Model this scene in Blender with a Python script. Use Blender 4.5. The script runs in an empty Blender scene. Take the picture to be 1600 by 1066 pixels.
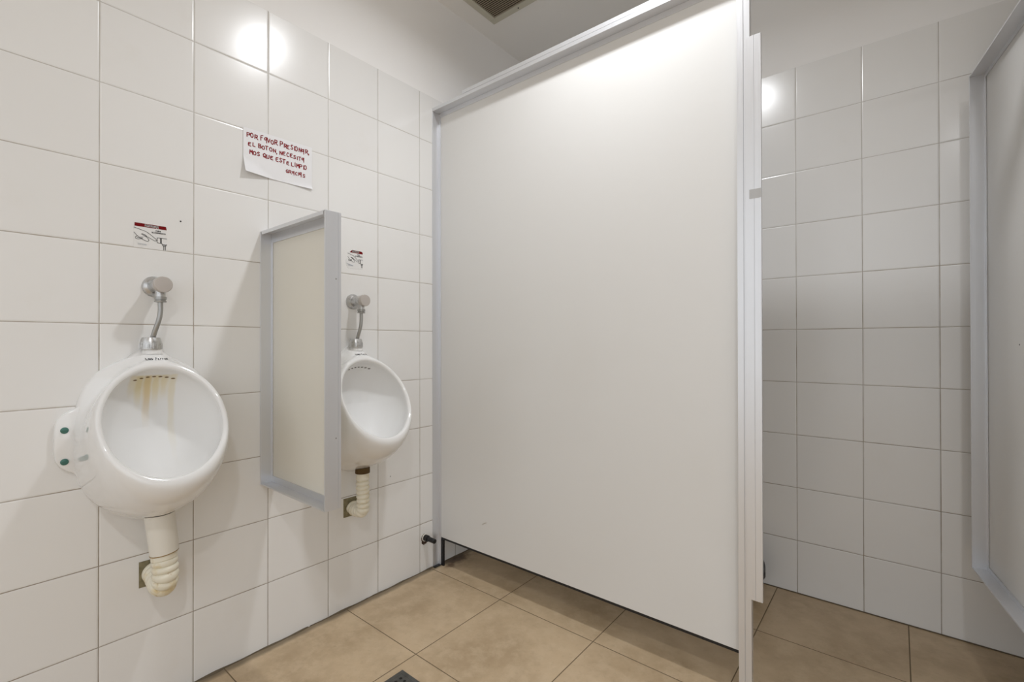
import bpy, bmesh, math, random
import numpy as np
from mathutils import Vector, Matrix
from mathutils.bvhtree import BVHTree

random.seed(7)
S = bpy.context.scene
COL = S.collection

# ------------------------------------------------------------------ camera
CAMF, YAW, PITCH, ROLL = 736.236, math.radians(-39.2282), math.radians(0.24716), math.radians(-0.08489)
CPOS = Vector((1.5283, -0.25675, 0.9501))
fw = Vector((math.sin(YAW)*math.cos(PITCH), math.cos(YAW)*math.cos(PITCH), math.sin(PITCH)))
rt = fw.cross(Vector((0, 0, 1))).normalized()
up = rt.cross(fw)
rt, up = rt*math.cos(ROLL)+up*math.sin(ROLL), -rt*math.sin(ROLL)+up*math.cos(ROLL)
cam = bpy.data.cameras.new('camera')
cam.sensor_width = 36.0
cam.lens = CAMF/1600*36.0
cam.clip_start = 0.02
camo = bpy.data.objects.new('camera', cam)
COL.objects.link(camo)
M = Matrix((rt, up, -fw)).transposed().to_4x4()
M.translation = CPOS
camo.matrix_world = M
S.camera = camo

# ------------------------------------------------------------------ world, light, exposure
world = bpy.data.worlds.new('world')
S.world = world
world.use_nodes = True
world.node_tree.nodes['Background'].inputs[0].default_value = (0.95, 0.975, 1.0, 1)
world.node_tree.nodes['Background'].inputs[1].default_value = 0.85
S.view_settings.view_transform = 'Standard'
S.view_settings.look = 'None'
S.view_settings.gamma = 1
S.view_settings.exposure = 0.45
S.view_settings.use_curve_mapping = False
try:
    S.cycles.max_bounces = 10
    S.cycles.diffuse_bounces = 6
    S.cycles.glossy_bounces = 5
except Exception:
    pass

CEIL = 2.43
LAMPS = [('over the urinals, in front of the stall', (0.90, 0.76), 6.9, (0.94, 0.965, 1.0)),
         ('added out of view behind the camera as fill light', (1.98, -0.70), 7.0, (0.95, 0.97, 1.0))]  # second lamp is an added fill, placed to keep its reflection hidden

# ------------------------------------------------------------------ helpers
def mat(name, col=(.8, .8, .8), rough=.4, metal=0.0, spec=.5, coat=0.0):
    m = bpy.data.materials.new(name)
    m.use_nodes = True
    b = m.node_tree.nodes['Principled BSDF']
    b.inputs['Base Color'].default_value = (*col, 1)
    b.inputs['Roughness'].default_value = rough
    b.inputs['Metallic'].default_value = metal
    b.inputs['Specular IOR Level'].default_value = spec
    b.inputs['Coat Weight'].default_value = coat
    b.inputs['Coat Roughness'].default_value = .05
    return m

class G:
    """tiny node builder"""
    def __init__(s, m):
        s.nt = m.node_tree
        s.b = s.nt.nodes['Principled BSDF']
        s.obj = s.nt.nodes.new('ShaderNodeTexCoord').outputs['Object']
        sp = s.nt.nodes.new('ShaderNodeSeparateXYZ')
        s.nt.links.new(s.obj, sp.inputs[0])
        s.x, s.y, s.z = sp.outputs
    def put(s, inp, v):
        if hasattr(v, 'links') or isinstance(v, bpy.types.NodeSocket):
            s.nt.links.new(v, inp)
        else:
            inp.default_value = v
    def m(s, op, a, b=0.0, c=0.0):
        n = s.nt.nodes.new('ShaderNodeMath'); n.operation = op
        s.put(n.inputs[0], a); s.put(n.inputs[1], b)
        s.put(n.inputs[2], c)
        return n.outputs[0]
    def ramp(s, v, lo, hi, smooth=True):
        n = s.nt.nodes.new('ShaderNodeMapRange')
        n.interpolation_type = 'SMOOTHSTEP' if smooth else 'LINEAR'
        s.put(n.inputs[0], v); s.put(n.inputs[1], lo); s.put(n.inputs[2], hi)
        n.inputs[3].default_value = 0; n.inputs[4].default_value = 1
        return n.outputs[0]
    def noise(s, scale, detail=3, rough=.5, vec=None, stretch=None):
        n = s.nt.nodes.new('ShaderNodeTexNoise')
        n.inputs['Scale'].default_value = scale
        n.inputs['Detail'].default_value = detail
        n.inputs['Roughness'].default_value = rough
        v = vec or s.obj
        if stretch:
            mp = s.nt.nodes.new('ShaderNodeMapping')
            mp.inputs['Scale'].default_value = stretch
            s.nt.links.new(v, mp.inputs[0]); v = mp.outputs[0]
        s.nt.links.new(v, n.inputs['Vector'])
        return n.outputs['Fac']
    def mix(s, f, a, b):
        n = s.nt.nodes.new('ShaderNodeMix'); n.data_type = 'RGBA'
        s.put(n.inputs[0], f)
        for i, v in ((6, a), (7, b)):
            if isinstance(v, tuple): n.inputs[i].default_value = (*v[:3], 1)
            else: s.nt.links.new(v, n.inputs[i])
        return n.outputs[2]
    def bump(s, h, dist, strength=1.0):
        n = s.nt.nodes.new('ShaderNodeBump')
        n.inputs['Strength'].default_value = strength
        n.inputs['Distance'].default_value = dist
        s.put(n.inputs['Height'], h)
        s.nt.links.new(n.outputs[0], s.b.inputs['Normal'])
    def griddist(s, v, off, pitch):
        """distance in metres to the nearest joint line"""
        t = s.m('DIVIDE', s.m('SUBTRACT', v, off), pitch)
        f = s.m('FRACT', t)
        d = s.m('MINIMUM', f, s.m('SUBTRACT', 1.0, f))
        return s.m('MULTIPLY', d, pitch), s.m('FLOOR', t)
    def cell(s, a, b):
        n = s.nt.nodes.new('ShaderNodeTexWhiteNoise'); n.noise_dimensions = '2D'
        c = s.nt.nodes.new('ShaderNodeCombineXYZ')
        s.nt.links.new(a, c.inputs[0]); s.nt.links.new(b, c.inputs[1])
        s.nt.links.new(c.outputs[0], n.inputs['Vector'])
        return n.outputs['Value']

def link(o, parent=None):
    COL.objects.link(o)
    if parent: o.parent = parent
    return o

def empty(name, loc=(0, 0, 0), rz=0.0, label=None, cat=None, group=None):
    o = bpy.data.objects.new(name, None)
    o.empty_display_size = .05
    o.location = loc; o.rotation_euler = (0, 0, rz)
    COL.objects.link(o)
    tag(o, label, cat, group)
    return o

def tag(o, label=None, cat=None, group=None, kind=None):
    for k, v in (('label', label), ('category', cat), ('group', group), ('kind', kind)):
        if v: o[k] = v
    return o

def finish(name, bm, m, parent=None, smooth=None, bevel=0.0):
    bmesh.ops.recalc_face_normals(bm, faces=bm.faces)
    me = bpy.data.meshes.new(name)
    bm.to_mesh(me); bm.free()
    ms = m if isinstance(m, (list, tuple)) else [m]
    for x in ms: me.materials.append(x)
    o = bpy.data.objects.new(name, me)
    link(o, parent)
    if smooth is not None:
        me.polygons.foreach_set('use_smooth', [True]*len(me.polygons))
        try:
            me.set_sharp_from_angle(angle=math.radians(smooth))
        except Exception:
            pass
    if bevel:
        b = o.modifiers.new('bevel', 'BEVEL'); b.width = bevel; b.segments = 2
        b.limit_method = 'ANGLE'; b.angle_limit = math.radians(50)
    return o

def box(bm, x0, x1, y0, y1, z0, z1):
    v = [bm.verts.new(p) for p in ((x0, y0, z0), (x1, y0, z0), (x1, y1, z0), (x0, y1, z0),
                                   (x0, y0, z1), (x1, y0, z1), (x1, y1, z1), (x0, y1, z1))]
    for f in ((0, 3, 2, 1), (4, 5, 6, 7), (0, 1, 5, 4), (1, 2, 6, 5), (2, 3, 7, 6), (3, 0, 4, 7)):
        bm.faces.new([v[i] for i in f])

def boxes(name, lst, m, parent=None, bevel=0.0):
    bm = bmesh.new()
    for b in lst: box(bm, *b)
    return finish(name, bm, m, parent, bevel=bevel)

def lathe(bm, prof, origin, axis, n=40, close=True):
    """prof: list of (distance along axis, radius)"""
    a = Vector(axis).normalized()
    u = a.orthogonal().normalized(); w = a.cross(u)
    o = Vector(origin)
    rings = []
    for d, r in prof:
        if r < 1e-6:
            rings.append([bm.verts.new(o+a*d)])
        else:
            rings.append([bm.verts.new(o+a*d+(u*math.cos(2*math.pi*i/n)+w*math.sin(2*math.pi*i/n))*r) for i in range(n)])
    for A, B in zip(rings, rings[1:]):
        for i in range(n):
            j = (i+1) % n
            if len(A) == 1 and len(B) == 1: break
            if len(A) == 1: bm.faces.new((A[0], B[i], B[j]))
            elif len(B) == 1: bm.faces.new((A[i], A[j], B[0]))
            else: bm.faces.new((A[i], A[j], B[j], B[i]))
    return rings

def catmull(pts, n=10):
    pts = [Vector(p) for p in pts]
    P = [pts[0]*2-pts[1]]+pts+[pts[-1]*2-pts[-2]]
    out = []
    for i in range(1, len(P)-2):
        for k in range(n):
            t = k/n
            a, b, c, d = P[i-1], P[i], P[i+1], P[i+2]
            out.append(.5*((2*b)+(c-a)*t+(2*a-5*b+4*c-d)*t*t+(3*b-a-3*c+d)*t**3))
    out.append(P[-2])
    return out

def tube(bm, path, rad, n=24, cap=True):
    """rad: number or function of the arc length fraction / index"""
    T = None; rings = []
    u = None
    L = [0.0]
    for a, b in zip(path, path[1:]): L.append(L[-1]+(b-a).length)
    for i, p in enumerate(path):
        t = (path[min(i+1, len(path)-1)]-path[max(i-1, 0)]).normalized()
        if u is None:
            u = t.orthogonal().normalized()
        u = (u-t*u.dot(t)).normalized()
        w = t.cross(u)
        r = rad(L[i], L[-1]) if callable(rad) else rad
        rings.append([bm.verts.new(p+(u*math.cos(2*math.pi*k/n)+w*math.sin(2*math.pi*k/n))*r) for k in range(n)])
    for A, B in zip(rings, rings[1:]):
        for i in range(n):
            j = (i+1) % n
            bm.faces.new((A[i], A[j], B[j], B[i]))
    if cap:
        bm.faces.new(rings[0]); bm.faces.new(rings[-1])

# ------------------------------------------------------------------ materials
def tile_mat(name, axis, off, pitch, cold=False):
    """white glazed wall tiles up to two metres"""
    m = mat(name, (.78, .765, .74), .10)
    g = G(m)
    h = g.x if axis == 'x' else g.y
    d1, c1 = g.griddist(h, off, pitch)
    d2, c2 = g.griddist(g.z, 0.0, .2)
    d = g.m('MINIMUM', d1, d2)
    wob = g.m('MULTIPLY', g.m('SUBTRACT', g.noise(35, 2), .5), .0006)
    d = g.m('ADD', d, wob)
    grout = g.m('SUBTRACT', 1.0, g.ramp(d, .0008, .0014))
    rnd = g.cell(c1, c2)
    tilec = g.mix(rnd, (.785, .778, .765), (.805, .80, .788))
    # limescale and dust on the lower courses stays faint and blotchy
    dirt = g.m('MULTIPLY', g.ramp(g.noise(5, 5, .65), .55, .8), .10)
    tilec = g.mix(dirt, tilec, (.62, .56, .47))
    gn = g.noise(9, 4)
    gcol = g.mix(g.ramp(gn, .35, .65), (.50, .47, .43), (.34, .29, .23))
    # darker joints near the floor
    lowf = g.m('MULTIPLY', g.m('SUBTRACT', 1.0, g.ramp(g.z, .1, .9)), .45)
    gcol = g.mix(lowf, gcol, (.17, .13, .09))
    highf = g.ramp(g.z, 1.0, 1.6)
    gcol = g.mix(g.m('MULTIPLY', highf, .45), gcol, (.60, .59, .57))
    c = g.mix(grout, tilec, gcol)
    g.nt.links.new(c, g.b.inputs['Base Color'])
    r = g.m('ADD', g.m('MULTIPLY', grout, .6), g.m('ADD', .18, g.m('MULTIPLY', g.noise(3, 2), .06)))
    g.nt.links.new(r, g.b.inputs['Roughness'])
    pil = g.ramp(d, .0006, .0045)
    und = g.m('MULTIPLY', g.noise(4.0, 2), .55)
    tilt = g.m('MULTIPLY', g.m('SUBTRACT', rnd, .5), .5)
    g.bump(g.m('ADD', g.m('ADD', pil, und), 0.0), .0011, .55)
    return m

M_tile_left = tile_mat('glazed_tile_left', 'y', 0.0, .2024)
M_tile_back = tile_mat('glazed_tile_back', 'x', .0202, .2022)
M_tile_side = tile_mat('glazed_tile_side', 'y', .03, .2024)
M_paint = mat('white_paint', (.86, .85, .84), .75)
g = G(M_paint); g.bump(g.noise(120, 3), .0004, .3)
M_ceil = mat('ceiling_paint', (.88, .87, .85), .8)
g = G(M_ceil); g.bump(g.noise(90, 3), .0004, .3)

M_floor = mat('beige_floor_tile', (.42, .33, .22), .35)
g = G(M_floor)
FT = .3895
d1, c1 = g.griddist(g.x, -.0025, FT)
d2, c2 = g.griddist(g.y, .6645-2*FT, .3945)
dd = g.m('MINIMUM', d1, d2)
gr = g.m('SUBTRACT', 1.0, g.ramp(dd, .0010, .0020))
n1 = g.noise(4.5, 6, .6); n2 = g.noise(17, 6, .68); n3 = g.noise(70, 3)
fc = g.mix(g.ramp(n1, .33, .68), (.43, .315, .19), (.595, .455, .295))
fc = g.mix(g.m('MULTIPLY', g.ramp(n2, .40, .70), .55), fc, (.655, .52, .355))
fc = g.mix(g.m('MULTIPLY', g.ramp(n3, .55, .75), .16), fc, (.27, .2, .12))
fc = g.mix(g.m('MULTIPLY', g.cell(c1, c2), .16), fc, (.40, .29, .19))
# dirt: the joint along the left wall and the rusty stain by the stall foot
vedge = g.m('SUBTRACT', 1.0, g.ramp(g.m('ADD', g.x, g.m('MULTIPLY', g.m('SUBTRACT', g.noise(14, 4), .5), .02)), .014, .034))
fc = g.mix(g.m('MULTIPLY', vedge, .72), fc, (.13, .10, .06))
def spot(cx, cy, r0, r1, sx=1.0, sy=1.0):
    a = g.m('MULTIPLY', g.m('SUBTRACT', g.x, cx), sx); b = g.m('MULTIPLY', g.m('SUBTRACT', g.y, cy), sy)
    dist = g.m('SQRT', g.m('ADD', g.m('MULTIPLY', a, a), g.m('MULTIPLY', b, b)))
    dist = g.m('ADD', dist, g.m('MULTIPLY', g.m('SUBTRACT', g.noise(38, 5, .7), .5), .05))
    return g.m('SUBTRACT', 1.0, g.ramp(dist, r0, r1))
st1 = spot(.025, 1.20, .012, .045, 1.0, .5)
fc = g.mix(g.m('MULTIPLY', st1, .85), fc, (.05, .018, .006))
st2 = spot(.052, 1.135, .004, .03, 1.0, 1.0)
fc = g.mix(g.m('MULTIPLY', st2, .7), fc, (.11, .05, .018))
fc = g.mix(gr, fc, (.16, .115, .065))
g.nt.links.new(fc, g.b.inputs['Base Color'])
g.nt.links.new(g.m('ADD', .30, g.m('ADD', g.m('MULTIPLY', gr, .4), g.m('MULTIPLY', n2, .22))), g.b.inputs['Roughness'])
g.bump(g.m('ADD', g.ramp(dd, .0008, .003), g.m('MULTIPLY', n2, .35)), .0009, .6)

M_alu = mat('anodised_aluminium', (.72, .73, .755), .40, .68)
g = G(M_alu)
g.nt.links.new(g.m('ADD', .28, g.m('MULTIPLY', g.noise(30, 3, stretch=(8, 8, .3)), .14)), g.b.inputs['Roughness'])
M_lam = mat('white_laminate', (.79, .785, .765), .30, coat=0.0)
g = G(M_lam)
lc = g.mix(g.m('MULTIPLY', g.ramp(g.noise(3, 4), .5, .8), .12), (.705, .70, .685), (.62, .595, .55))
g.nt.links.new(lc, g.b.inputs['Base Color'])
g.bump(g.noise(420, 2), .00012, .35)
M_lam2 = mat('cream_laminate', (.74, .715, .64), .38)
g = G(M_lam2); g.bump(g.noise(420, 2), .00012, .35)
M_black = mat('black_rubber', (.008, .008, .009), .5)
M_porc = mat('vitreous_china', (.80, .80, .795), .08, coat=.6)
M_chrome = mat('worn_chrome', (.60, .60, .60), .20, 1.0)
g = G(M_chrome)
cc = g.mix(g.ramp(g.noise(70, 5, .7), .42, .75), (.62, .62, .62), (.33, .33, .32))
g.nt.links.new(cc, g.b.inputs['Base Color'])
g.nt.links.new(g.m('ADD', .16, g.m('MULTIPLY', g.noise(90, 4), .35)), g.b.inputs['Roughness'])
g.bump(g.noise(160, 3), .0004, .35)
M_button = mat('satin_metal_button', (.56, .52, .49), .42, .6)
M_tube = mat('grey_metal_tube', (.40, .40, .39), .36, .8)
M_plast = mat('aged_white_plastic', (.72, .66, .52), .42)
g = G(M_plast)
pc = g.mix(g.ramp(g.noise(26, 5, .6), .50, .78), (.76, .72, .60), (.66, .53, .27))
pc = g.mix(g.m('MULTIPLY', g.ramp(g.noise(55, 4, .6), .60, .75), .5), pc, (.40, .24, .06))
g.nt.links.new(pc, g.b.inputs['Base Color'])
M_plast_w = mat('white_plastic_pipe', (.74, .71, .64), .40)
M_hole = mat('unplastered_hole', (.20, .17, .09), .95)
g = G(M_hole); g.bump(g.noise(120, 5, .7), .003, 1.0)
g.nt.links.new(g.mix(g.noise(80, 4), (.12, .10, .05), (.34, .30, .18)), g.b.inputs['Base Color'])
M_rust = mat('brown_grime', (.10, .06, .02), .9)
M_dark = mat('dark_cavity', (.012, .010, .008), .8)
M_green = mat('green_verdigris_screw', (.06, .17, .14), .5, .2)
M_paper = mat('white_paper', (.80, .80, .815), .7)
M_sticker = mat('clear_sticker', (.765, .76, .748), .22)
M_red = mat('red_marker', (.24, .008, .014), .7, spec=.2)
M_redband = mat('dark_red_print', (.17, .002, .004), .5, spec=.15)
M_ink = mat('dark_print', (.045, .045, .05), .6)
M_palein = mat('pale_blue_print', (.60, .64, .68), .6)
M_white = mat('white_print', (.82, .78, .76), .5)
M_vent = mat('cream_vent_frame', (.55, .53, .44), .55)
M_slat = mat('dusty_slats', (.30, .25, .18), .7)
M_slate = mat('grey_drain_metal', (.09, .09, .085), .45, .5)
g = G(M_slate); g.nt.links.new(g.mix(g.noise(60, 5), (.05, .05, .045), (.16, .16, .15)), g.b.inputs['Base Color'])
M_bag = mat('black_plastic_bag', (.012, .011, .012), .35)
M_lampring = mat('white_lamp_ring', (.8, .8, .8), .4)
M_glow = bpy.data.materials.new('lamp_diffuser'); M_glow.use_nodes = True
_b = M_glow.node_tree.nodes['Principled BSDF']
_b.inputs['Emission Color'].default_value = (1, .98, .95, 1)
_b.inputs['Emission Strength'].default_value = 12.0

# ------------------------------------------------------------------ the room
XR, YF, YB = 2.75, 1.8123, -1.9
def struct(name, lst, m):
    o = boxes(name, lst, m); o['kind'] = 'structure'; return o
struct('floor', [(-.12, XR+3.0, YB-3.0, YF+.12, -.1, 0)], M_floor)
struct('ceiling', [(-.12, XR+.12, YB-.12, YF+.12, CEIL, CEIL+.1)], M_ceil)
TP = .0012   # paint lies a hair behind the glaze
def wall(name, tile_box, paint_box, mt):
    bm = bmesh.new()
    box(bm, *tile_box); nf = len(bm.faces)
    box(bm, *paint_box)
    bm.faces.ensure_lookup_table()
    for f in bm.faces[nf:]: f.material_index = 1
    o = finish(name, bm, [mt, M_paint]); o['kind'] = 'structure'
    return o
TOPL, TOPB = 1.9965, 1.9975
wall('wall_left', (-.12, 0, YB, YF, 0, TOPL), (-.12, -TP, YB, YF, TOPL, CEIL), M_tile_left)
wall('wall_back', (0, XR, YF, YF+.12, 0, TOPB), (0, XR, YF+TP, YF+.12, TOPB, CEIL), M_tile_back)
wall('wall_right', (XR, XR+.12, -.3, YF, 0, TOPL), (XR+TP, XR+.12, -.3, YF, TOPL, CEIL), M_tile_side)
# walls left out behind and right of the camera to admit world fill light

# grimy joint where the tiles meet the floor
bm = bmesh.new()
N = 160
prev = None
for i in range(N+1):
    y = YB+(YF-YB)*i/N
    w = .0035+.0022*math.sin(y*31)+.0015*math.sin(y*77+1)+random.uniform(-.0008, .0008)
    hh = .004+.0015*math.sin(y*47+2)
    ring = [bm.verts.new(v) for v in ((-.001, y, 0), (w, y, .0002), (w*.5, y, hh*.6), (-.001, y, hh))]
    if prev:
        for k in range(3):
            bm.faces.new((prev[k], prev[k+1], ring[k+1], ring[k]))
    prev = ring
M_joint = mat('grimy_joint', (.13, .10, .065), .9)
o = finish('baseboard_left', bm, M_joint); o['kind'] = 'structure'
bm = bmesh.new(); box(bm, 0.006, XR, YF-.0025, YF+.001, -.001, .0035)
o = finish('baseboard_back', bm, M_joint); o['kind'] = 'structure'

# ------------------------------------------------------------------ lamps
for i, (txt, (lx, ly), watt, colr) in enumerate(LAMPS):
    root = empty('ceiling_downlight', (lx, ly, CEIL), 0, 'round recessed ceiling downlight '+txt, 'ceiling light')
    bm = bmesh.new()
    lathe(bm, [(0, .050), (0, .068), (.004, .066), (.006, .058), (.004, .050), (0.0, .050)], (0, 0, 0), (0, 0, -1))
    finish('trim_ring', bm, M_lampring, root, smooth=40)
    bm = bmesh.new()
    lathe(bm, [(.001, 0), (.001, .050)], (0, 0, 0), (0, 0, -1))
    finish('diffuser', bm, M_glow, root)
    ld = bpy.data.lights.new('downlight_lamp', 'AREA')
    ld.shape = 'DISK'; ld.size = .11; ld.energy = watt; ld.color = colr; ld.spread = math.radians(158)
    lo = bpy.data.objects.new('downlight_lamp', ld)
    lo.location = (lx, ly, CEIL-.008)
    COL.objects.link(lo)

# ------------------------------------------------------------------ framed panels
def framed(root, W, z0, z1, y0=0.0, depth=.0455, inset=.033, pan=.009, rib=.0125, web=.0025, toprib=.014, botrib=.014, toplip=.0043,
           rails=('left', 'right', 'top', 'bottom'), panel_mat=None, lip=.0):
    """an aluminium channel all round a laminate panel. Local x across, y depth (0 = the lip towards the viewer)."""
    yi = inset
    ribx = rib+.0002
    x0 = x1 = 0
    L = 'left' in rails; R = 'right' in rails; T = 'top' in rails; B = 'bottom' in rails
    px0, px1 = (web if L else 0), (W-web if R else W)
    pz0, pz1 = (z0+web if B else z0), (z1-web if T else z1)
    bm = bmesh.new()
    e = .0004
    box(bm, px0+e, px1-e, yi+.0025, yi+.0025+pan, pz0+e, pz1-e)
    finish('panel', bm, panel_mat or M_lam, root)
    def rail(name, horizontal, at, sgn, rib=rib, lipw=None):
        lipw = lipw or web+.0018
        """sgn +1: the channel opens towards +axis from 'at'"""
        pc = []
        a0, a1 = at, at+sgn*web
        r1 = at+sgn*rib
        segs = [(a0, a1, 0, depth-.0085), (a0+sgn*.0009, a1, depth-.0085, depth-.0075), (a0, a1, depth-.0075, depth),
                (a1, r1, yi, yi+.002), (a1, r1, yi+pan+.003, yi+pan+.005 if yi+pan+.005 < depth else depth),
                (a1, at+sgn*lipw, 0, .0022)]
        for p, q, v0, v1 in segs:
            p, q = min(p, q), max(p, q)
            if horizontal:
                ext = ribx if (abs(q-p) > .006 and v0 > .02 or v1 < .003 and v1 > .001) else web
                pc.append((ext if L else 0, W-ext if R else W, y0+v0, y0+v1, p, q))
            else:
                pc.append((p, q, y0+v0, y0+v1, z0, z1))
        boxes(name, pc, M_alu, root, bevel=.0003)
    if L: rail('side_rail', False, 0, 1)
    if R: rail('side_rail', False, W, -1)
    if T: rail('top_rail', True, z1, -1, toprib, toplip)
    if B: rail('bottom_rail', True, z0, 1, botrib)

# urinal divider
dv = empty('urinal_divider', (0.0005, .381, 0), 0,
           'small cream privacy screen in an aluminium frame fixed to the wall between the urinals', 'divider')
framed(dv, .3835, .513, 1.297, panel_mat=M_lam2, rib=.0095, toprib=.031, botrib=.022, toplip=.0105)
# screw heads on its outer edge rail
for z in (.70, 1.12):
    bm = bmesh.new(); lathe(bm, [(0, .0022), (.0006, .002), (.0008, 0)], (.3835, .031, z), (1, 0, 0), 12)
    finish('screw', bm, M_tube, dv, smooth=40)

# stall front partition
PX0, PX1, PY = .0005, 1.2035, 1.0795
pt = empty('stall_partition', (PX0, PY, 0), 0,
           'tall white laminate stall wall in an aluminium frame, standing on the beige floor', 'partition')
PW = PX1-PX0
e = .0004
boxes('panel', [(.003, PW, .0355, .0445, .121, 1.930)], M_lam, pt)
boxes('side_rail', [(0, .0025, 0, .036, .004, 1.936), (0, .0032, .0005, .003, .004, 1.936),
                    (0, .0025, .0365, .046, .004, 1.936), (.0025, .0155, .0335, .0354, .004, 1.936),
                    (.0025, .0155, .0446, .0466, .004, 1.936)], M_alu, pt, bevel=.0003)
boxes('top_rail', [(0, PW, 0, .0465, 1.9365, 1.950), (.0157, PW, .0335, .0354, 1.918, 1.9364),
                   (.0157, PW, .0446, .0466, 1.918, 1.9364)], M_alu, pt, bevel=.0004)
boxes('top_cap_rail', [(.18, PW+.60, .0006, .0465, 1.9515, 1.9655)], M_alu, pt, bevel=.0006)
boxes('gasket', [(.017, PW, .0362, .0438, .1125, .1208)], M_black, pt)
boxes('support_leg', [(.0158, .0285, .0362, .0438, .0, .1124)], M_black, pt)
boxes('foot_pad', [(.0008, .0150, .0015, .0335, .0, .0038), (.0008, .0150, .0335, .046, .0, .0038)], M_black, pt)
# small bit of tape left on the top rail
boxes('rail_clip', [(.178, .186, .004, .03, 1.950, 1.956)], M_vent, pt)
# scuffs on the panel
def scuff(name, pts, w, m, parent):
    bm = bmesh.new()
    ribbon(bm, pts, w, lambda a, b: Vector((a, .0353, b)))
    finish(name, bm, m, parent)

# jamb post
ps = empty('stall_jamb_post', (PX1+.0005, PY, 0), 0,
           'full height aluminium jamb post at the right end of the white stall wall', 'post')
boxes('post_profile', [(0, .0152, 0, .0175, 0, CEIL), (.0152, .0166, .0014, .0175, 0, CEIL), (.0166, .0312, 0, .0175, 0, CEIL),
                       (.003, .0205, .0175, .0465, 0, CEIL)], M_alu, ps, bevel=.0004)
boxes('door_stop', [(.0205, .0412, -.0032, -.0006, .287, 1.744), (.0412, .0422, -.0026, -.0006, .287, 1.744),
                    (.0422, .0580, -.0032, -.0006, .287, 1.744), (.0560, .0580, -.0006, .006, .287, 1.744)],
      M_alu, ps, bevel=.0003)
M_tape = mat('tape_residue', (.44, .44, .44), .8)
boxes('tape_residue', [(.030, .0575, -.0036, -.00325, 1.322, 1.346)], M_tape, ps)

# hinge post, just outside the picture on the right
HX, HY = 1.786, 1.105
hp = empty('stall_hinge_post', (HX, PY, 0), 0, 'aluminium post carrying the hinges of the open stall door', 'post')
boxes('post_profile', [(.032, .060, 0, .0175, 0, CEIL), (.034, .058, .0175, .0465, 0, CEIL)], M_alu, hp, bevel=.0004)
pn = empty('side_partition', (HX+.061, PY, 0), 0, 'white laminate stall wall right of the open door', 'partition')
framed(pn, XR-HX-.062, .12, 1.95)
boxes('foot', [(.1, .13, .02, .04, 0, .12), (.75, .78, .02, .04, 0, .12)], M_alu, pn)

# open stall door: local x runs from the leading edge to the hinge side
dx, dy = 1.699, 1.703
ang = math.atan2(-.989, .145)
dr = empty('stall_door', (dx, dy, 0), ang, 'white laminate stall door in an aluminium frame, standing open against the back of the stall', 'door')
framed(dr, .588, .277, 1.746)
for z in (.45, 1.0, 1.55):
    bm = bmesh.new(); lathe(bm, [(0, 0), (0, .007), (.07, .007), (.07, 0)], (.594, .006, z), (0, 0, 1), 20)
    h = finish('hinge', bm, M_alu, dr, smooth=40)
bm = bmesh.new(); lathe(bm, [(0, .0022), (.0005, .002), (.0007, 0)], (.236, .0355, .944), (0, -1, 0), 12)
finish('screw', bm, M_black, dr)

# ------------------------------------------------------------------ stroke lettering
GL = {
 'P': [[(0, 0), (0, 1)], [(0, 1), (.6, .95), (.65, .65), (.5, .5), (0, .45)]],
 'O': [[(.35, 1), (.05, .8), (0, .4), (.2, .02), (.5, 0), (.7, .4), (.6, .85), (.35, 1)]],
 'R': [[(0, 0), (0, 1)], [(0, 1), (.6, .95), (.62, .65), (.5, .52), (.1, .48)], [(.2, .48), (.75, -.05)]],
 'F': [[(.05, -.1), (.02, .5), (.1, .95), (.6, 1.08)], [(.02, .5), (.45, .58)]],
 'A': [[(.6, .75), (.3, .9), (.02, .6), (.1, .3), (.35, .3), (.6, .7), (.62, 1), (.6, -.3)]],
 'V': [[(0, 1), (.3, 0), (.65, 1)]],
 'E': [[(.6, .95), (.1, .9), (0, .5), (.05, .05), (.6, 0)], [(.02, .5), (.45, .55)]],
 'S': [[(.6, .9), (.3, 1), (.05, .75), (.3, .5), (.6, .3), (.4, 0), (0, .08)]],
 'I': [[(.15, 0), (.15, .95)]],
 'N': [[(0, 0), (.02, .95), (.6, .05), (.62, 1)]],
 'L': [[(.02, 1), (0, .05), (.55, 0)]],
 'B': [[(0, 0), (0, 1), (.5, .95), (.5, .6), (.05, .52), (.6, .42), (.6, .05), (0, 0)]],
 'T': [[(0, .95), (.7, 1)], [(.35, .97), (.33, 0)]],
 'C': [[(.6, .85), (.3, 1), (0, .5), (.15, .05), (.6, .08)]],
 'M': [[(0, 0), (.08, 1), (.35, .4), (.62, 1), (.72, 0)]],
 'Q': [[(.35, 1), (.02, .7), (.1, .15), (.5, .05), (.68, .5), (.55, .9), (.35, 1)], [(.35, .35), (.8, -.1)]],
 'U': [[(0, 1), (.02, .2), (.3, 0), (.55, .2), (.6, 1)]],
 'G': [[(.6, .85), (.3, 1), (0, .5), (.15, .05), (.6, .1), (.6, .45), (.35, .45)]],
 ',': [[(.1, .1), (.05, -.2)]], '.': [[(.1, .0), (.12, .08)]],
 'e': [[(.05, .35), (.5, .38), (.45, .6), (.2, .65), (.02, .3), (.15, .02), (.5, .06)]],
 'r': [[(0, .65), (0, 0)], [(0, .4), (.2, .62), (.4, .6)]],
 'u': [[(0, .65), (.05, .1), (.25, 0), (.45, .15), (.45, .65)], [(.45, .2), (.5, 0)]],
 'm': [[(0, 0), (0, .65)], [(0, .5), (.2, .65), (.32, .5), (.32, 0)], [(.32, .5), (.5, .65), (.65, .5), (.65, 0)]],
}
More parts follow.
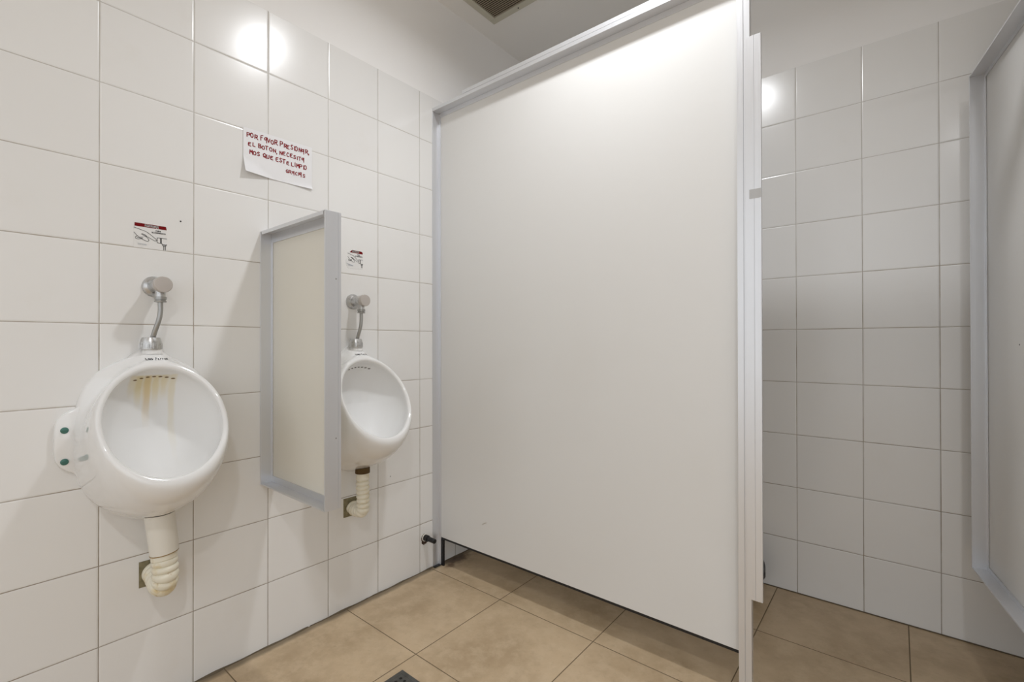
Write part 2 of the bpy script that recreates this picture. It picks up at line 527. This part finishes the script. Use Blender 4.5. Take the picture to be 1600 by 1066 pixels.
def ribbon(bm, pts, w, place, n=8):
    """flat pen stroke: quads with round joints. place(a, b) -> 3D point"""
    for (a, b) in pts:
        vs = [bm.verts.new(place(a+w*.5*math.cos(2*math.pi*k/n), b+w*.5*math.sin(2*math.pi*k/n))) for k in range(n)]
        bm.faces.new(vs)
    for (a0, b0), (a1, b1) in zip(pts, pts[1:]):
        d = math.hypot(a1-a0, b1-b0)
        if d < 1e-7: continue
        nx, ny = -(b1-b0)/d*w*.5, (a1-a0)/d*w*.5
        m_ = max(1, int(d/.006))
        for k in range(m_):
            s, t = k/m_, (k+1)/m_
            q = [(a0+(a1-a0)*s+nx, b0+(b1-b0)*s+ny), (a0+(a1-a0)*t+nx, b0+(b1-b0)*t+ny),
                 (a0+(a1-a0)*t-nx, b0+(b1-b0)*t-ny), (a0+(a1-a0)*s-nx, b0+(b1-b0)*s-ny)]
            bm.faces.new([bm.verts.new(place(*c)) for c in q])

def write(bm, text, a0, b0, h, width, w, place, slope=0.0, jit=0.0):
    """text fitted into width"""
    adv = [(.45 if ch == ' ' else .35 if ch in 'I,.' else .9) for ch in text]
    sc = width/sum(adv)
    a = a0
    for ch, ad in zip(text, adv):
        if ch in GL:
            ja, jb, js = random.uniform(-jit, jit)*h, random.uniform(-jit, jit)*h, 1+random.uniform(-jit, jit)
            for st in GL[ch]:
                ribbon(bm, [(a+ja+u*sc*.95, b0+jb+slope*(a-a0)+v*h*js) for u, v in st], w, place)
        a += ad*sc

scuff('scuff_mark', [(.2555, .232), (.266, .239), (.276, .2435)], .0045, mat('scuff', (.60, .575, .53), .5), pt)
# ------------------------------------------------------------------ handwritten notice
PYL, PZT, PWD, PHT = .331, 1.606, .216, .137
def paper_x(u, v):
    """lift of the sheet off the wall; u to the right 0..1, v up 0..1"""
    x = .0016
    c = max(0, (.34-u)/.34)*max(0, (.34-v)/.34)
    k = max(0, .42-(u+v*1.15))/.42
    x += .018*k**1.2
    x += .006*max(0, (.10-v)/.10)**1.5*max(0, (u-.55)/.45)
    x += .0012*math.sin(u*6)*(1-v)
    return x
def paper_pt(a, b, off=0.0):
    u, v = a/PWD, b/PHT
    return Vector((paper_x(u, v)+off, PYL+a, PZT-PHT+b+.004*u*v))
sg = empty('handwritten_notice', (0, PYL+PWD/2, PZT-PHT), 0,
           'white paper notice with red handwriting taped to the wall tiles above the divider', 'notice')
bm = bmesh.new()
NU, NV = 36, 24
gv = {}
for side, off in ((0, 0.0), (1, -.0003)):
    for i in range(NU+1):
        for j in range(NV+1):
            gv[side, i, j] = bm.verts.new(paper_pt(i/NU*PWD, j/NV*PHT, off))
    for i in range(NU):
        for j in range(NV):
            bm.faces.new((gv[side, i, j], gv[side, i+1, j], gv[side, i+1, j+1], gv[side, i, j+1]))
sh = finish('paper_sheet', bm, M_paper, None, smooth=60)
sh.location = (0, 0, 0)
bm = bmesh.new()
pl = lambda a, b: paper_pt(a, b, .0004)
write(bm, 'POR FAVOR PRESIONAR,', .010, PHT-.026, .0128, .198, .0027, pl, 0, .12)
write(bm, 'EL BOTON, NECESITA', .015, PHT-.052, .0115, .176, .0027, pl, 0, .12)
write(bm, 'MOS QUE ESTE LIMPIO', .018, PHT-.077, .0115, .182, .0027, pl, 0, .12)
write(bm, 'GRACIAS', .128, PHT-.103, .0105, .066, .0025, pl, 0, .12)
wr = finish('handwriting', bm, M_red)
for o in (sh, wr):
    o.parent = sg
    o.matrix_parent_inverse = Matrix.Translation((0, PYL+PWD/2, PZT-PHT)).inverted()

# ------------------------------------------------------------------ instruction stickers
def sticker(y, z, w, h, worn, label):
    root = empty('instruction_sticker', (0, y, z), 0, label, 'sticker', 'flush instruction stickers on the wall tiles')
    P = lambda o: (lambda a, b: Vector((o, a*w, b*h)))
    # the card outline, with torn corners when worn
    out = [(0, 0), (1, 0), (1, 1), (0, 1)] if not worn else \
          [(.0, .22), (.10, .0), (.62, .0), (.7, .02), (1, .02), (1.0, .90), (.93, 1.0), (.33, 1.0), (.20, .86), (.12, .55), (0, .42)]
    bm = bmesh.new()
    A = [bm.verts.new((.0006, a*w, b*h)) for a, b in out]
    B = [bm.verts.new((0, a*w, b*h)) for a, b in out]
    bm.faces.new(A)
    for i in range(len(A)):
        j = (i+1) % len(A); bm.faces.new((A[i], A[j], B[j], B[i]))
    finish('card', bm, M_sticker, root)
    bm = bmesh.new()
    band = [(.02, .86), (1, .86), (.975, 1), (.02, 1)] if not worn else [(.22, .86), (.99, .84), (.99, .93), (.93, .985), (.36, .995)]
    f = bm.faces.new([bm.verts.new((.0009, a*w, b*h)) for a, b in band])
    finish('red_band', bm, M_redband, root)
    bm = bmesh.new()
    pp = lambda a, b: Vector((.0012, a, b))
    if not worn: write(bm, 'PRESIONAR', .33*w, .895*h, .07*h, .42*w, .0016, pp)
    else: write(bm, 'PRESIONAR', .37*w, .90*h, .06*h, .40*w, .0018, pp)
    finish('band_lettering', bm, M_white, root)
    bm = bmesh.new()
    def ln(pts, t=.0010): ribbon(bm, [(a*w, b*h) for a, b in pts], t, pp)
    q = (lambda a, b: (a, b)) if not worn else (lambda a, b: (.10+a*.90, .08+b*.90))
    def L(pts, t=.0010): ln([q(*c) for c in pts], t)
    # pointing hand
    L([(.0, .80), (.18, .745), (.36, .69), (.50, .58), (.62, .47), (.69, .40), (.68, .36), (.62, .35), (.48, .44), (.36, .50), (.30, .49)])
    L([(.22, .56), (.33, .50), (.42, .42), (.45, .34), (.41, .29), (.34, .31), (.22, .37), (.12, .34), (.05, .36), (.05, .42), (.10, .46)])
    L([(.0, .60), (.10, .47), (.17, .42), (.27, .44)])
    L([(.24, .58), (.34, .54), (.38, .50)], .0013)
    L([(.10, .40), (.20, .39), (.26, .38)], .0012)
    # push button, valve body and outlet pipe
    L([(.70, .49), (.70, .29), (.80, .28), (.80, .50), (.70, .49)], .0012)
    L([(.83, .49), (.83, .29)], .0016)
    L([(.82, .50), (1.0, .50)], .0012)
    L([(.83, .29), (.87, .24), (.88, .19), (.97, .19), (.98, .24), (1.0, .26)], .0014)
    L([(.88, .24), (.97, .24)], .0016)
    L([(.905, .18), (.905, .02)], .0014)
    L([(.955, .18), (.955, .02)], .0014)
    finish('line_drawing', bm, M_ink, root)
    bm = bmesh.new()
    write(bm, 'PARA', (.66)*w, .745*h, .05*h, .16*w, .0007, pp)
    write(bm, 'ACCIONAMIENTO', .53*w, .665*h, .05*h, .44*w, .0007, pp)
    finish('small_lettering', bm, M_ink, root)
    bm = bmesh.new()
    write(bm, 'SISTEMA', .12*w, .12*h, .055*h, .26*w, .0006, pp)
    if worn: ribbon(bm, [(.05*w, .25*h), (.2*w, .20*h), (.42*w, .17*h)], .0022, pp)
    finish('pale_lettering', bm, M_palein, root)
    return root
sticker(.068, 1.2005, .071, .0645, False, 'intact square instruction sticker with red band above the left, nearer urinal')
sticker(.674, 1.2215, .069, .0670, True, 'torn instruction sticker with red band on the tile above the right, farther urinal')

# ------------------------------------------------------------------ urinals
WO = [(.940, .016), (.932, .024), (.914, .046), (.902, .07), (.879, .105), (.84, .130), (.79, .144), (.715, .145),
      (.638, .142), (.613, .137), (.56, .110), (.517, .064), (.497, .03), (.487, 0)]
_pts = np.array([[w_, z_] for z_, w_ in WO]+[[-w_, z_] for z_, w_ in WO[::-1]])
_a = np.arctan2(_pts[:, 1]-.715, _pts[:, 0]); _r = np.hypot(_pts[:, 0], _pts[:, 1]-.715)
_o = np.argsort(_a)
def wall_r(t): return float(np.interp(t, _a[_o], _r[_o], period=2*math.pi))
XC, ZC, RA, RB, PHI, W0, K0, K1, KO, KB = .1593, .7655, .1198, .1431, .5311, .0148, .2043, .025, .0643, -.1493
nn = Vector((math.cos(PHI), 0, math.sin(PHI))); et = Vector((-math.sin(PHI), 0, math.cos(PHI)))
C0 = Vector((XC, 0, ZC))
def bez(P, s):
    return P[0]*(1-s)**3+P[1]*3*(1-s)**2*s+P[2]*3*(1-s)*s*s+P[3]*s**3

M_bowl = mat('glazed_china_bowl', (.79, .79, .785), .45, spec=.35)
def stain_mat(streaks, amount):
    m = mat('stained_china_bowl', (.79, .79, .785), .50, spec=.3)
    gg = G(m)
    col = None
    f = None
    inside = gg.m('MULTIPLY', gg.m('SUBTRACT', 1.0, gg.ramp(gg.x, .085, .115)), gg.ramp(gg.x, .01, .02))
    nz = gg.m('MULTIPLY', gg.m('SUBTRACT', gg.noise(60, 3, stretch=(1, 1, .25)), .5), .010)
    base = (.80, .80, .795)
    cur = gg.mix(0.0, base, base)
    for (yy, w_, ztop, zbot, a_, c_) in streaks:
        dy = gg.m('ABSOLUTE', gg.m('ADD', gg.m('SUBTRACT', gg.y, yy), nz))
        s_ = gg.m('SUBTRACT', 1.0, gg.ramp(dy, w_*.3, w_))
        s_ = gg.m('MULTIPLY', s_, gg.ramp(gg.z, zbot, zbot+(ztop-zbot)*.8))
        s_ = gg.m('MULTIPLY', s_, gg.m('SUBTRACT', 1.0, gg.ramp(gg.z, ztop, ztop+.006)))
        s_ = gg.m('MULTIPLY', gg.m('MULTIPLY', s_, inside), a_*amount)
        cur = gg.mix(s_, cur, c_)
    gg.nt.links.new(cur, gg.b.inputs['Base Color'])
    return m
M_holes_r = mat('rusty_hole', (.17, .10, .04), .9)
M_holes_c = mat('grey_hole', (.10, .085, .07), .9)
YEL = (.68, .55, .22); ORG = (.66, .46, .15); BRN = (.30, .14, .03)
M_stain = stain_mat([(-.045, .012, .868, .80, .35, YEL), (-.030, .011, .866, .77, .55, YEL), (-.012, .011, .865, .72, .6, ORG),
                     (.006, .009, .865, .77, .4, YEL), (.024, .010, .866, .80, .3, YEL), (.040, .009, .868, .62, .28, YEL),
                     (.0, .055, .866, .79, .35, YEL)], 1.0)

def make_body(mt, with_bowl_mat):
    bm = bmesh.new()
    n = 112
    cols = []
    for i in range(n):
        t = 2*math.pi*i/n
        ct, st = math.cos(t), math.sin(t)
        low, top = max(0, -st), max(0, st)
        o = Vector((0, ct, 0))+et*st
        def E(w_, h_): return C0+Vector((0, (RA+w_)*ct, 0))+et*((RB+w_)*st)+nn*h_
        lerp = lambda a, b, f: a+(b-a)*f
        t6, l2 = top**6, low**2
        wM = lerp(lerp(.0208, .0512, l2), .034, t6)
        hM = lerp(lerp(-.0772, -.0925, l2), -.006, t6)
        Mp = E(wM, hM)
        r_ = wall_r(t)
        P3 = Vector((0, r_*ct, .715+r_*st))
        P1 = lerp(Mp-nn*(.0567-.0026*l2), Mp+Vector((-.014, 0, .013)), t6)
        if P1.x < .02:
            P1 = Mp+(P1-Mp)*max(0, (Mp.x-.02)/(Mp.x-P1.x))
        P2 = P3+Vector((lerp(.0167, .035, t6), 0, 0))
        pts = [bez((P3, P2, P1, Mp), s/12) for s in range(13)]
        for p_ in pts: p_.x = max(p_.x, 0)
        CC = E(.009, .002)
        C1 = CC+o*(wM-.009)*.6
        C2 = Mp+(Mp-P1).normalized()*abs(hM)*.55
        pts += [bez((Mp, C2, C1, CC), s/12) for s in range(1, 13)]
        for a in (67, 45, 22):
            ar = math.radians(a)
            pts.append(E(.009-.009*math.cos(ar), -.007+.009*math.sin(ar)))
        IN = E(0, -.007)
        nin = len(pts)
        pts.append(IN)
        P1 = IN-nn*(.045+.02*low)+o*.010+Vector((-.012*low, 0, -.035*low))
        P2 = Vector((.028+.05*low, .088*ct, .735+(.105*top if st > 0 else -.145*low)))
        P3 = Vector((.024, 0, .735))
        pts += [bez((IN, P1, P2, P3), s/14) for s in range(1, 14)]
        cols.append([bm.verts.new(p_) for p_ in pts])
    cen = bm.verts.new((.024, 0, .735))
    m_ = len(cols[0])
    for i in range(n):
        A, B = cols[i], cols[(i+1) % n]
        for k in range(m_-1):
            f = bm.faces.new((A[k], B[k], B[k+1], A[k+1]))
            if k >= nin: f.material_index = 1
        bm.faces.new((A[-1], B[-1], cen)).material_index = 1
    bm.faces.new([c[0] for c in cols][::-1])
    bm.normal_update()
    return bm

def ear_bm(side):
    """porcelain mounting ear, a flat rounded tab on the wall"""
    out = [(.125, .815), (.142, .797), (.158, .788), (.172, .776), (.180, .757), (.1815, .720), (.180, .682), (.172, .662),
           (.158, .648), (.146, .640), (.135, .620), (.12, .61), (.11, .71)]
    pts = catmull([(0, a, b) for a, b in out]+[(0, *out[0])], 5)[:-1]
    bm = bmesh.new()
    lay = []
    cy, cz = .145, .715
    for x, sc in ((0, 1.0), (.008, 1.0), (.0118, .975), (.013, .93)):
        lay.append([bm.verts.new((x, side*(cy+(p.y-cy)*sc), cz+(p.z-cz)*(1-(1-sc)*.7))) for p in pts])
    for A, B in zip(lay, lay[1:]):
        for i in range(len(A)):
            j = (i+1) % len(A); bm.faces.new((A[i], A[j], B[j], B[i]))
    bm.faces.new(lay[0]); bm.faces.new(lay[-1])
    return bm

root_bottom = []
def make_urinal(y0, label, stained):
    root = empty('urinal', (0, y0, 0), 0, label, 'urinal', 'wall hung urinals')
    bm = make_body(None, None)
    bvh = BVHTree.FromBMesh(bm)
    finish('bowl', bm, [M_porc, M_stain if stained else M_bowl], root, smooth=70)
    for s in (-1, 1):
        e_ = finish('mounting_ear', ear_bm(s), M_porc, root, smooth=50)
        for z in (.746, .672):
            b2 = bmesh.new()
            r0 = .0075
            lathe(b2, [(0, r0), (.0018, r0), (.0032, r0*.7), (.0036, 0)], (.0128, s*.1635, z), (1, 0, 0), 24)
            box(b2, .0158, .0170, s*.1635-.0058, s*.1635+.0058, z-.0008, z+.0008)
            finish('mounting_screw', b2, M_green, e_, smooth=40)
    # neck spigot under the chrome nut
    b2 = bmesh.new()
    lathe(b2, [(0, .0235), (.005, .0222), (.010, .0210), (.016, .0205), (.020, .0205), (.020, 0)], (.034, 0, .923), (0, 0, 1), 40)
    for v in b2.verts: v.co.x = max(v.co.x, .0005)
    finish('inlet_neck', b2, M_porc, root, smooth=50)
    h = bvh.ray_cast(Vector((.085, 0, .3)), Vector((0, 0, 1)))
    root_bottom.append((h[0].z, bvh))
    def cast(y, z, off):
        h = bvh.ray_cast(Vector((.5, y, z)), Vector((-1, 0, 0)))
        if h[0] is None: return Vector((.05, y, z))
        return h[0]+h[1]*off*(1 if h[1].x > 0 else -1)
    # spray holes in an arc under the upper lip
    for i in range(7):
        a = (i-3)/3
        y = a*.040
        z = .8655-.007*a*a
        b2 = bmesh.new()
        c = [(math.cos(2*math.pi*k/12)*(.0045), math.sin(2*math.pi*k/12)*.0017) for k in range(12)]
        b2.faces.new([b2.verts.new(cast(y+u, z+v, .0005)) for u, v in c])
        finish('spray_hole', b2, M_holes_r if stained else M_holes_c, root)
    # printed mark on the shoulder
    b2 = bmesh.new()
    P = lambda a, b: cast(a-.0165, b, .0006)
    zt = .9095
    ribbon(b2, [(-.004, zt+.003), (-.004, zt-.001), (-.001, zt-.001)], .0014, P)
    ribbon(b2, [(.001, zt-.001), (.001, zt+.003), (.004, zt-.001), (.0045, zt+.003)], .0014, P)
    ribbon(b2, [(.0075, zt+.003), (.0065, zt+.001), (.0085, zt+.0005), (.0065, zt-.001)], .0014, P)
    write(b2, 'Ferrum', .014, zt-.0015, .0058, .030, .0009, P)
    finish('printed_mark', b2, M_ink, root)
    return root
UY = (.0998, .694)
make_urinal(UY[0], 'left and nearer white china wall urinal with yellow streaks in its bowl', True)
make_urinal(UY[1], 'right and farther white china wall urinal with a clean bowl, beyond the cream divider', False)

# ------------------------------------------------------------------ flush valves
def make_valve(y0, uy, label, worn):
    root = empty('flush_valve', (0, y0, 0), 0, label, 'flush valve', 'push button flush valves over the urinals')
    z = 1.101
    bm = bmesh.new()
    lathe(bm, [(0, .0275), (.003, .0272), (.008, .024), (.013, .0185), (.013, .014)], (0.0003, 0, z), (1, 0, 0), 48)
    finish('wall_flange', bm, M_chrome, root, smooth=35)
    bm = bmesh.new()
    lathe(bm, [(.006, .0165), (.040, .0165), (.046, .0172), (.050, .019), (.060, .019), (.062, .017), (.062, 0)], (0, 0, z), (1, 0, 0), 40)
    # tee outlet
    lathe(bm, [(0, .011), (.028, .011), (.028, 0)], (.0535, 0, z-.008), (0, 0, -1), 28)
    finish('valve_body', bm, M_chrome, root, smooth=40)
    bm = bmesh.new()
    lathe(bm, [(0, .013), (.004, .0195), (.006, .0205), (.016, .0205), (.0185, .019), (.0188, .0165), (.0184, .010), (.0190, .004), (.0190, 0)],
          (.0625, 0, z), (1, 0, 0), 40)
    finish('push_button', bm, M_button, root, smooth=30)
    bm = bmesh.new()
    lathe(bm, [(0, 0), (0, .0135), (.007, .0135), (.008, .0115), (.010, .0115), (.011, .0135), (.014, .013), (.014, 0)],
          (.0535, 0, z-.030), (0, 0, -1), 6 if False else 28)
    finish('union_nut', bm, M_tube, root, smooth=30)
    dy = uy-y0
    bm = bmesh.new()
    path = catmull([(.0535, 0, z-.044), (.0535, 0, z-.068), (.052, dy*.25, z-.092), (.045, dy*.7, z-.118), (.038, dy*.95, z-.140), (.035, dy, z-.165)], 8)
    tube(bm, path, .0058, 20)
    finish('supply_tube', bm, M_tube, root, smooth=60)
    # bell shaped chrome nut on the urinal neck
    bm = bmesh.new()
    o = (.034, dy-.002, .9350)
    lathe(bm, [(0, .0195), (0, .0240), (.004, .0243), (.015, .0238), (.024, .0215), (.0305, .0190), (.0310, .0160), (.028, .0150), (.012, .013)], o, (0, 0, 1), 32)
    for k in range(16):
        a = 2*math.pi*k/16
        c, s = math.cos(a), math.sin(a)
        path = [Vector((o[0]+c*.0236, o[1]+s*.0236, o[2]+.002)), Vector((o[0]+c*.0234, o[1]+s*.0234, o[2]+.013)), Vector((o[0]+c*.0215, o[1]+s*.0215, o[2]+.020))]
        tube(bm, path, .0012, 6)
    n_ = finish('coupling_nut', bm, M_chrome, root, smooth=40)
    bm = bmesh.new()
    lathe(bm, [(0, .0155), (0, 0)], (o[0], o[1], o[2]+.0285), (0, 0, 1), 24)
    finish('rubber_seal', bm, M_black, n_)
    return root
make_valve(.112, UY[0]-.001, 'worn chrome push button flush valve and pipe above the left, nearer urinal', True)
make_valve(.702, UY[1]+.001, 'bright chrome push button flush valve and pipe above the right, farther urinal', False)

# ------------------------------------------------------------------ drain hoses
M_ringdirt = mat('yellow_dirt', (.30, .19, .06), .8)
def make_drain(uy, by, bz, label, near):
    root = empty('drain_hose', (0, uy, 0), 0, label, 'drain pipe', 'corrugated drain hoses under the urinals')
    dy = by-uy
    bm = bmesh.new()
    s = .034
    # square break in the tiles, slightly irregular
    vs = [(.0012, dy-s, bz-s*.95), (.0012, dy+s, bz-s), (.0012, dy+s*.9, bz+s), (.0012, dy-s, bz+s*1.02)]
    bm.faces.new([bm.verts.new(v) for v in vs])
    bk = [(0, v[1], v[2]) for v in vs]
    for i in range(4):
        j = (i+1) % 4
        bm.faces.new([bm.verts.new(v) for v in (vs[i], vs[j], bk[j], bk[i])])
    finish('broken_tile_opening', bm, M_hole, root)
    cx = .088 if near else .074
    if near:
        bm = bmesh.new()
        bvh = root_bottom[0][1]
        zc_ = root_bottom[0][0]-.001
        rg = lathe(bm, [(0, 0), (0, .016), (0, .0320), (zc_-.424, .0305), (zc_-.423, .026)], (cx, .003, zc_), (.06, .10, -1), 40)
        for v in rg[0]+rg[1]+rg[2]:
            h = bvh.ray_cast(Vector((v.co.x, v.co.y, .3)), Vector((0, 0, 1)))
            if h[0]: v.co.z = h[0].z-.0012
        finish('collar', bm, M_plast_w, root, smooth=40)
        bm = bmesh.new()
        lathe(bm, [(0, .0290), (0, .0308), (.0022, .0306), (.0022, .0270)], (cx+.0047, .0113, .4245), (.06, .10, -1), 40)
        finish('dirt_ring', bm, M_ringdirt, root, smooth=40)
        zt, R, zb = .4215, .0280, .340
    else:
        bm = bmesh.new()
        bvh = root_bottom[1][1]
        rg = lathe(bm, [(0, 0), (0, .015), (0, .0250), (.009, .0250), (.009, .0)], (cx, 0, root_bottom[1][0]-.001), (0, 0, -1), 32)
        for v in rg[0]+rg[1]+rg[2]:
            h = bvh.ray_cast(Vector((v.co.x, v.co.y, .3)), Vector((0, 0, 1)))
            if h[0]: v.co.z = h[0].z-.0012
        zlow = min(v.co.z for v in rg[0]+rg[1]+rg[2])-.0025
        for v in rg[3]+rg[4]: v.co.z = zlow
        finish('seal_ring', bm, M_rust, root, smooth=40)
        zt, R, zb = zlow+.001, .0225, .362
    cx2 = cx+(.004 if near else 0)
    if near:
        pth = [(cx2, .010, zt+.004), (cx2+.004, .012, zt-.03), (cx2+.004, .013, zb+.022), (cx2-.010, .012, zb-.002), (cx2-.038, dy*.9, zb-.004), (.026, dy, bz-.004), (.001, dy, bz)]
    else:
        pth = [(cx2, 0, zt), (cx2+.001, 0, zt-.05), (cx2+.002, .001, zb+.022), (cx2-.010, .003, zb-.002), (cx2-.034, dy*.8, zb-.006), (.022, dy, bz-.006), (.001, dy, bz)]
    path = catmull(pth, 26)
    pit = .0165 if near else .0150
    def rad(l, tot):
        if l < (.018 if near else .02): return R*(1.0 if near else .96)
        ph = (l/pit) % 1.0
        return R*(1.0-(.17 if near else .24)*(abs(2*ph-1)**2.6))*(1.03 if l > .03 else 1)
    bm = bmesh.new()
    tube(bm, path, rad, 40, cap=False)
    finish('corrugated_hose', bm, M_plast, root, smooth=70)
    return root
make_drain(UY[0], .114, .346, 'yellowed drain hose with white collar under the left, nearer urinal', True)
make_drain(UY[1], .6985, .360, 'yellowed corrugated drain hose without a collar under the right, farther urinal', False)

# ------------------------------------------------------------------ capped black pipe stub
sb = empty('black_pipe_stub', (0, 1.035, .137), 0, 'short black pipe stub in a ragged tile hole left of the tall stall wall', 'pipe')
bm = bmesh.new()
random.seed(3)
vs = []
for k in range(26):
    a = 2*math.pi*k/26
    r = .019+random.uniform(-.0015, .0015)
    if math.sin(a) < -.5: r += .010*(-math.sin(a)-.5)*2*random.uniform(.5, 1.1)
    vs.append((r*math.cos(a)*.85, r*math.sin(a)))
A = [bm.verts.new((.0009, u, v)) for u, v in vs]
bm.faces.new(A)
Bv = [bm.verts.new((0, u, v)) for u, v in vs]
for i in range(26):
    j = (i+1) % 26; bm.faces.new((A[i], A[j], Bv[j], Bv[i]))
M_holed = mat('broken_tile_hole', (.06, .035, .022), .95)
finish('ragged_hole', bm, M_holed, sb)
bm = bmesh.new()
lathe(bm, [(0, .0128), (.003, .0152), (.005, .0152), (.006, .0128)], (.001, .0, .004), (1, 0, 0), 32)
finish('white_ring', bm, M_plast_w, sb, smooth=40)
bm = bmesh.new()
lathe(bm, [(0, .0125), (.020, .0125), (.020, .0095), (.058, .0095), (.060, .0085), (.060, 0)], (.001, .002, .003), (1, .05, -.04), 32)
finish('pipe', bm, M_black, sb, smooth=40)

# ------------------------------------------------------------------ ceiling vent
cv = empty('ceiling_vent', (.092, 1.075, CEIL), 0, 'square extractor grille with a cream frame and dirty dark slats in the ceiling', 'vent')
VW, FW = .30, .030
boxes('vent_frame', [(0, VW, 0, FW, -.008, 0), (0, VW, VW-FW, VW, -.008, 0), (0, FW, FW, VW-FW, -.008, 0), (VW-FW, VW, FW, VW-FW, -.008, 0)], M_vent, cv, bevel=.0015)
boxes('vent_backing', [(FW, VW-FW, FW, VW-FW, -.0012, 0)], M_dark, cv)
bm = bmesh.new()
ns = 24
for k in range(ns):
    yy = FW+(VW-2*FW)*(k+.5)/ns
    v = [bm.verts.new(p) for p in ((FW, yy-.0016, -.0034), (VW-FW, yy-.0016, -.0034), (VW-FW, yy+.0016, -.0052), (FW, yy+.0016, -.0052))]
    bm.faces.new(v)
    v = [bm.verts.new(p) for p in ((FW, yy-.0016, -.0030), (VW-FW, yy-.0016, -.0030), (VW-FW, yy+.0016, -.0048), (FW, yy+.0016, -.0048))]
    bm.faces.new(v)
finish('slats', bm, M_slat, cv)
bm = bmesh.new(); lathe(bm, [(0, .0035), (.0012, .003), (.0016, 0)], (.155, VW-.015, -.008), (0, 0, -1), 16)
finish('screw', bm, M_dark, cv, smooth=40)

# ------------------------------------------------------------------ floor drain
fd = empty('floor_drain', (.413, .470, 0), 0, 'dark grey square floor drain grate set in the beige floor tiles', 'floor drain')
FD = .134
boxes('grate_frame', [(0, FD, 0, .012, 0, .0022), (0, FD, FD-.012, FD, 0, .0022), (0, .012, .012, FD-.012, 0, .0022), (FD-.012, FD, .012, FD-.012, 0, .0022)], M_slate, fd, bevel=.0006)
boxes('grate_plate', [(.012, FD-.012, .012, FD-.012, 0, .0015)], M_slate, fd)
bm = bmesh.new()
for i in range(6):
    for j in range(6):
        lathe(bm, [(0, .0045), (0, 0)], (.025+i*.0168, .025+j*.0168, .0017), (0, 0, 1), 10)
finish('drain_holes', bm, M_dark, fd)

# ------------------------------------------------------------------ dark bag by the back wall of the stall
random.seed(11)
bm = bmesh.new()
bmesh.ops.create_icosphere(bm, subdivisions=4, radius=1)
from mathutils import noise as mn
for v in bm.verts:
    p = v.co.copy()
    f_ = 1+.16*mn.noise(p*2.3)+.07*mn.noise(p*6.1)
    zz = p.z
    rr = (.088 if zz < -.2 else .088*(1-.42*((zz+.2)/1.2)**1.1))
    v.co = Vector((p.x*rr*f_, p.y*rr*f_*.8, (zz*.115+.10)*(1 if zz < .6 else 1.12)))
    if v.co.z < .002: v.co.z = .002
BAGX = 1.054
bg = finish('plastic_bag', bm, M_bag, None, smooth=70)
bg.location = (BAGX, YF-.086, 0)
tag(bg, 'crumpled black plastic bag on the floor in the stall, mostly hidden behind the jamb post', 'bag')

# ------------------------------------------------------------------ small marks on the wall and panel
bm = bmesh.new(); lathe(bm, [(.0002, 0), (.0008, .0016), (.0002, .0022)], (0, .171, 1.287), (1, 0, 0), 12)
o = finish('wall_plug', bm, M_dark); tag(o, 'tiny dark plug hole in the tile right of the left instruction sticker', 'wall plug')
bm = bmesh.new(); lathe(bm, [(.0002, 0), (.0010, .0020), (.0002, .0026)], (0, .866, .432), (1, 0, 0), 12)
o = finish('wall_plug', bm, M_tube); tag(o, 'tiny grey plug in the wall tile right of the farther drain hose', 'wall plug')
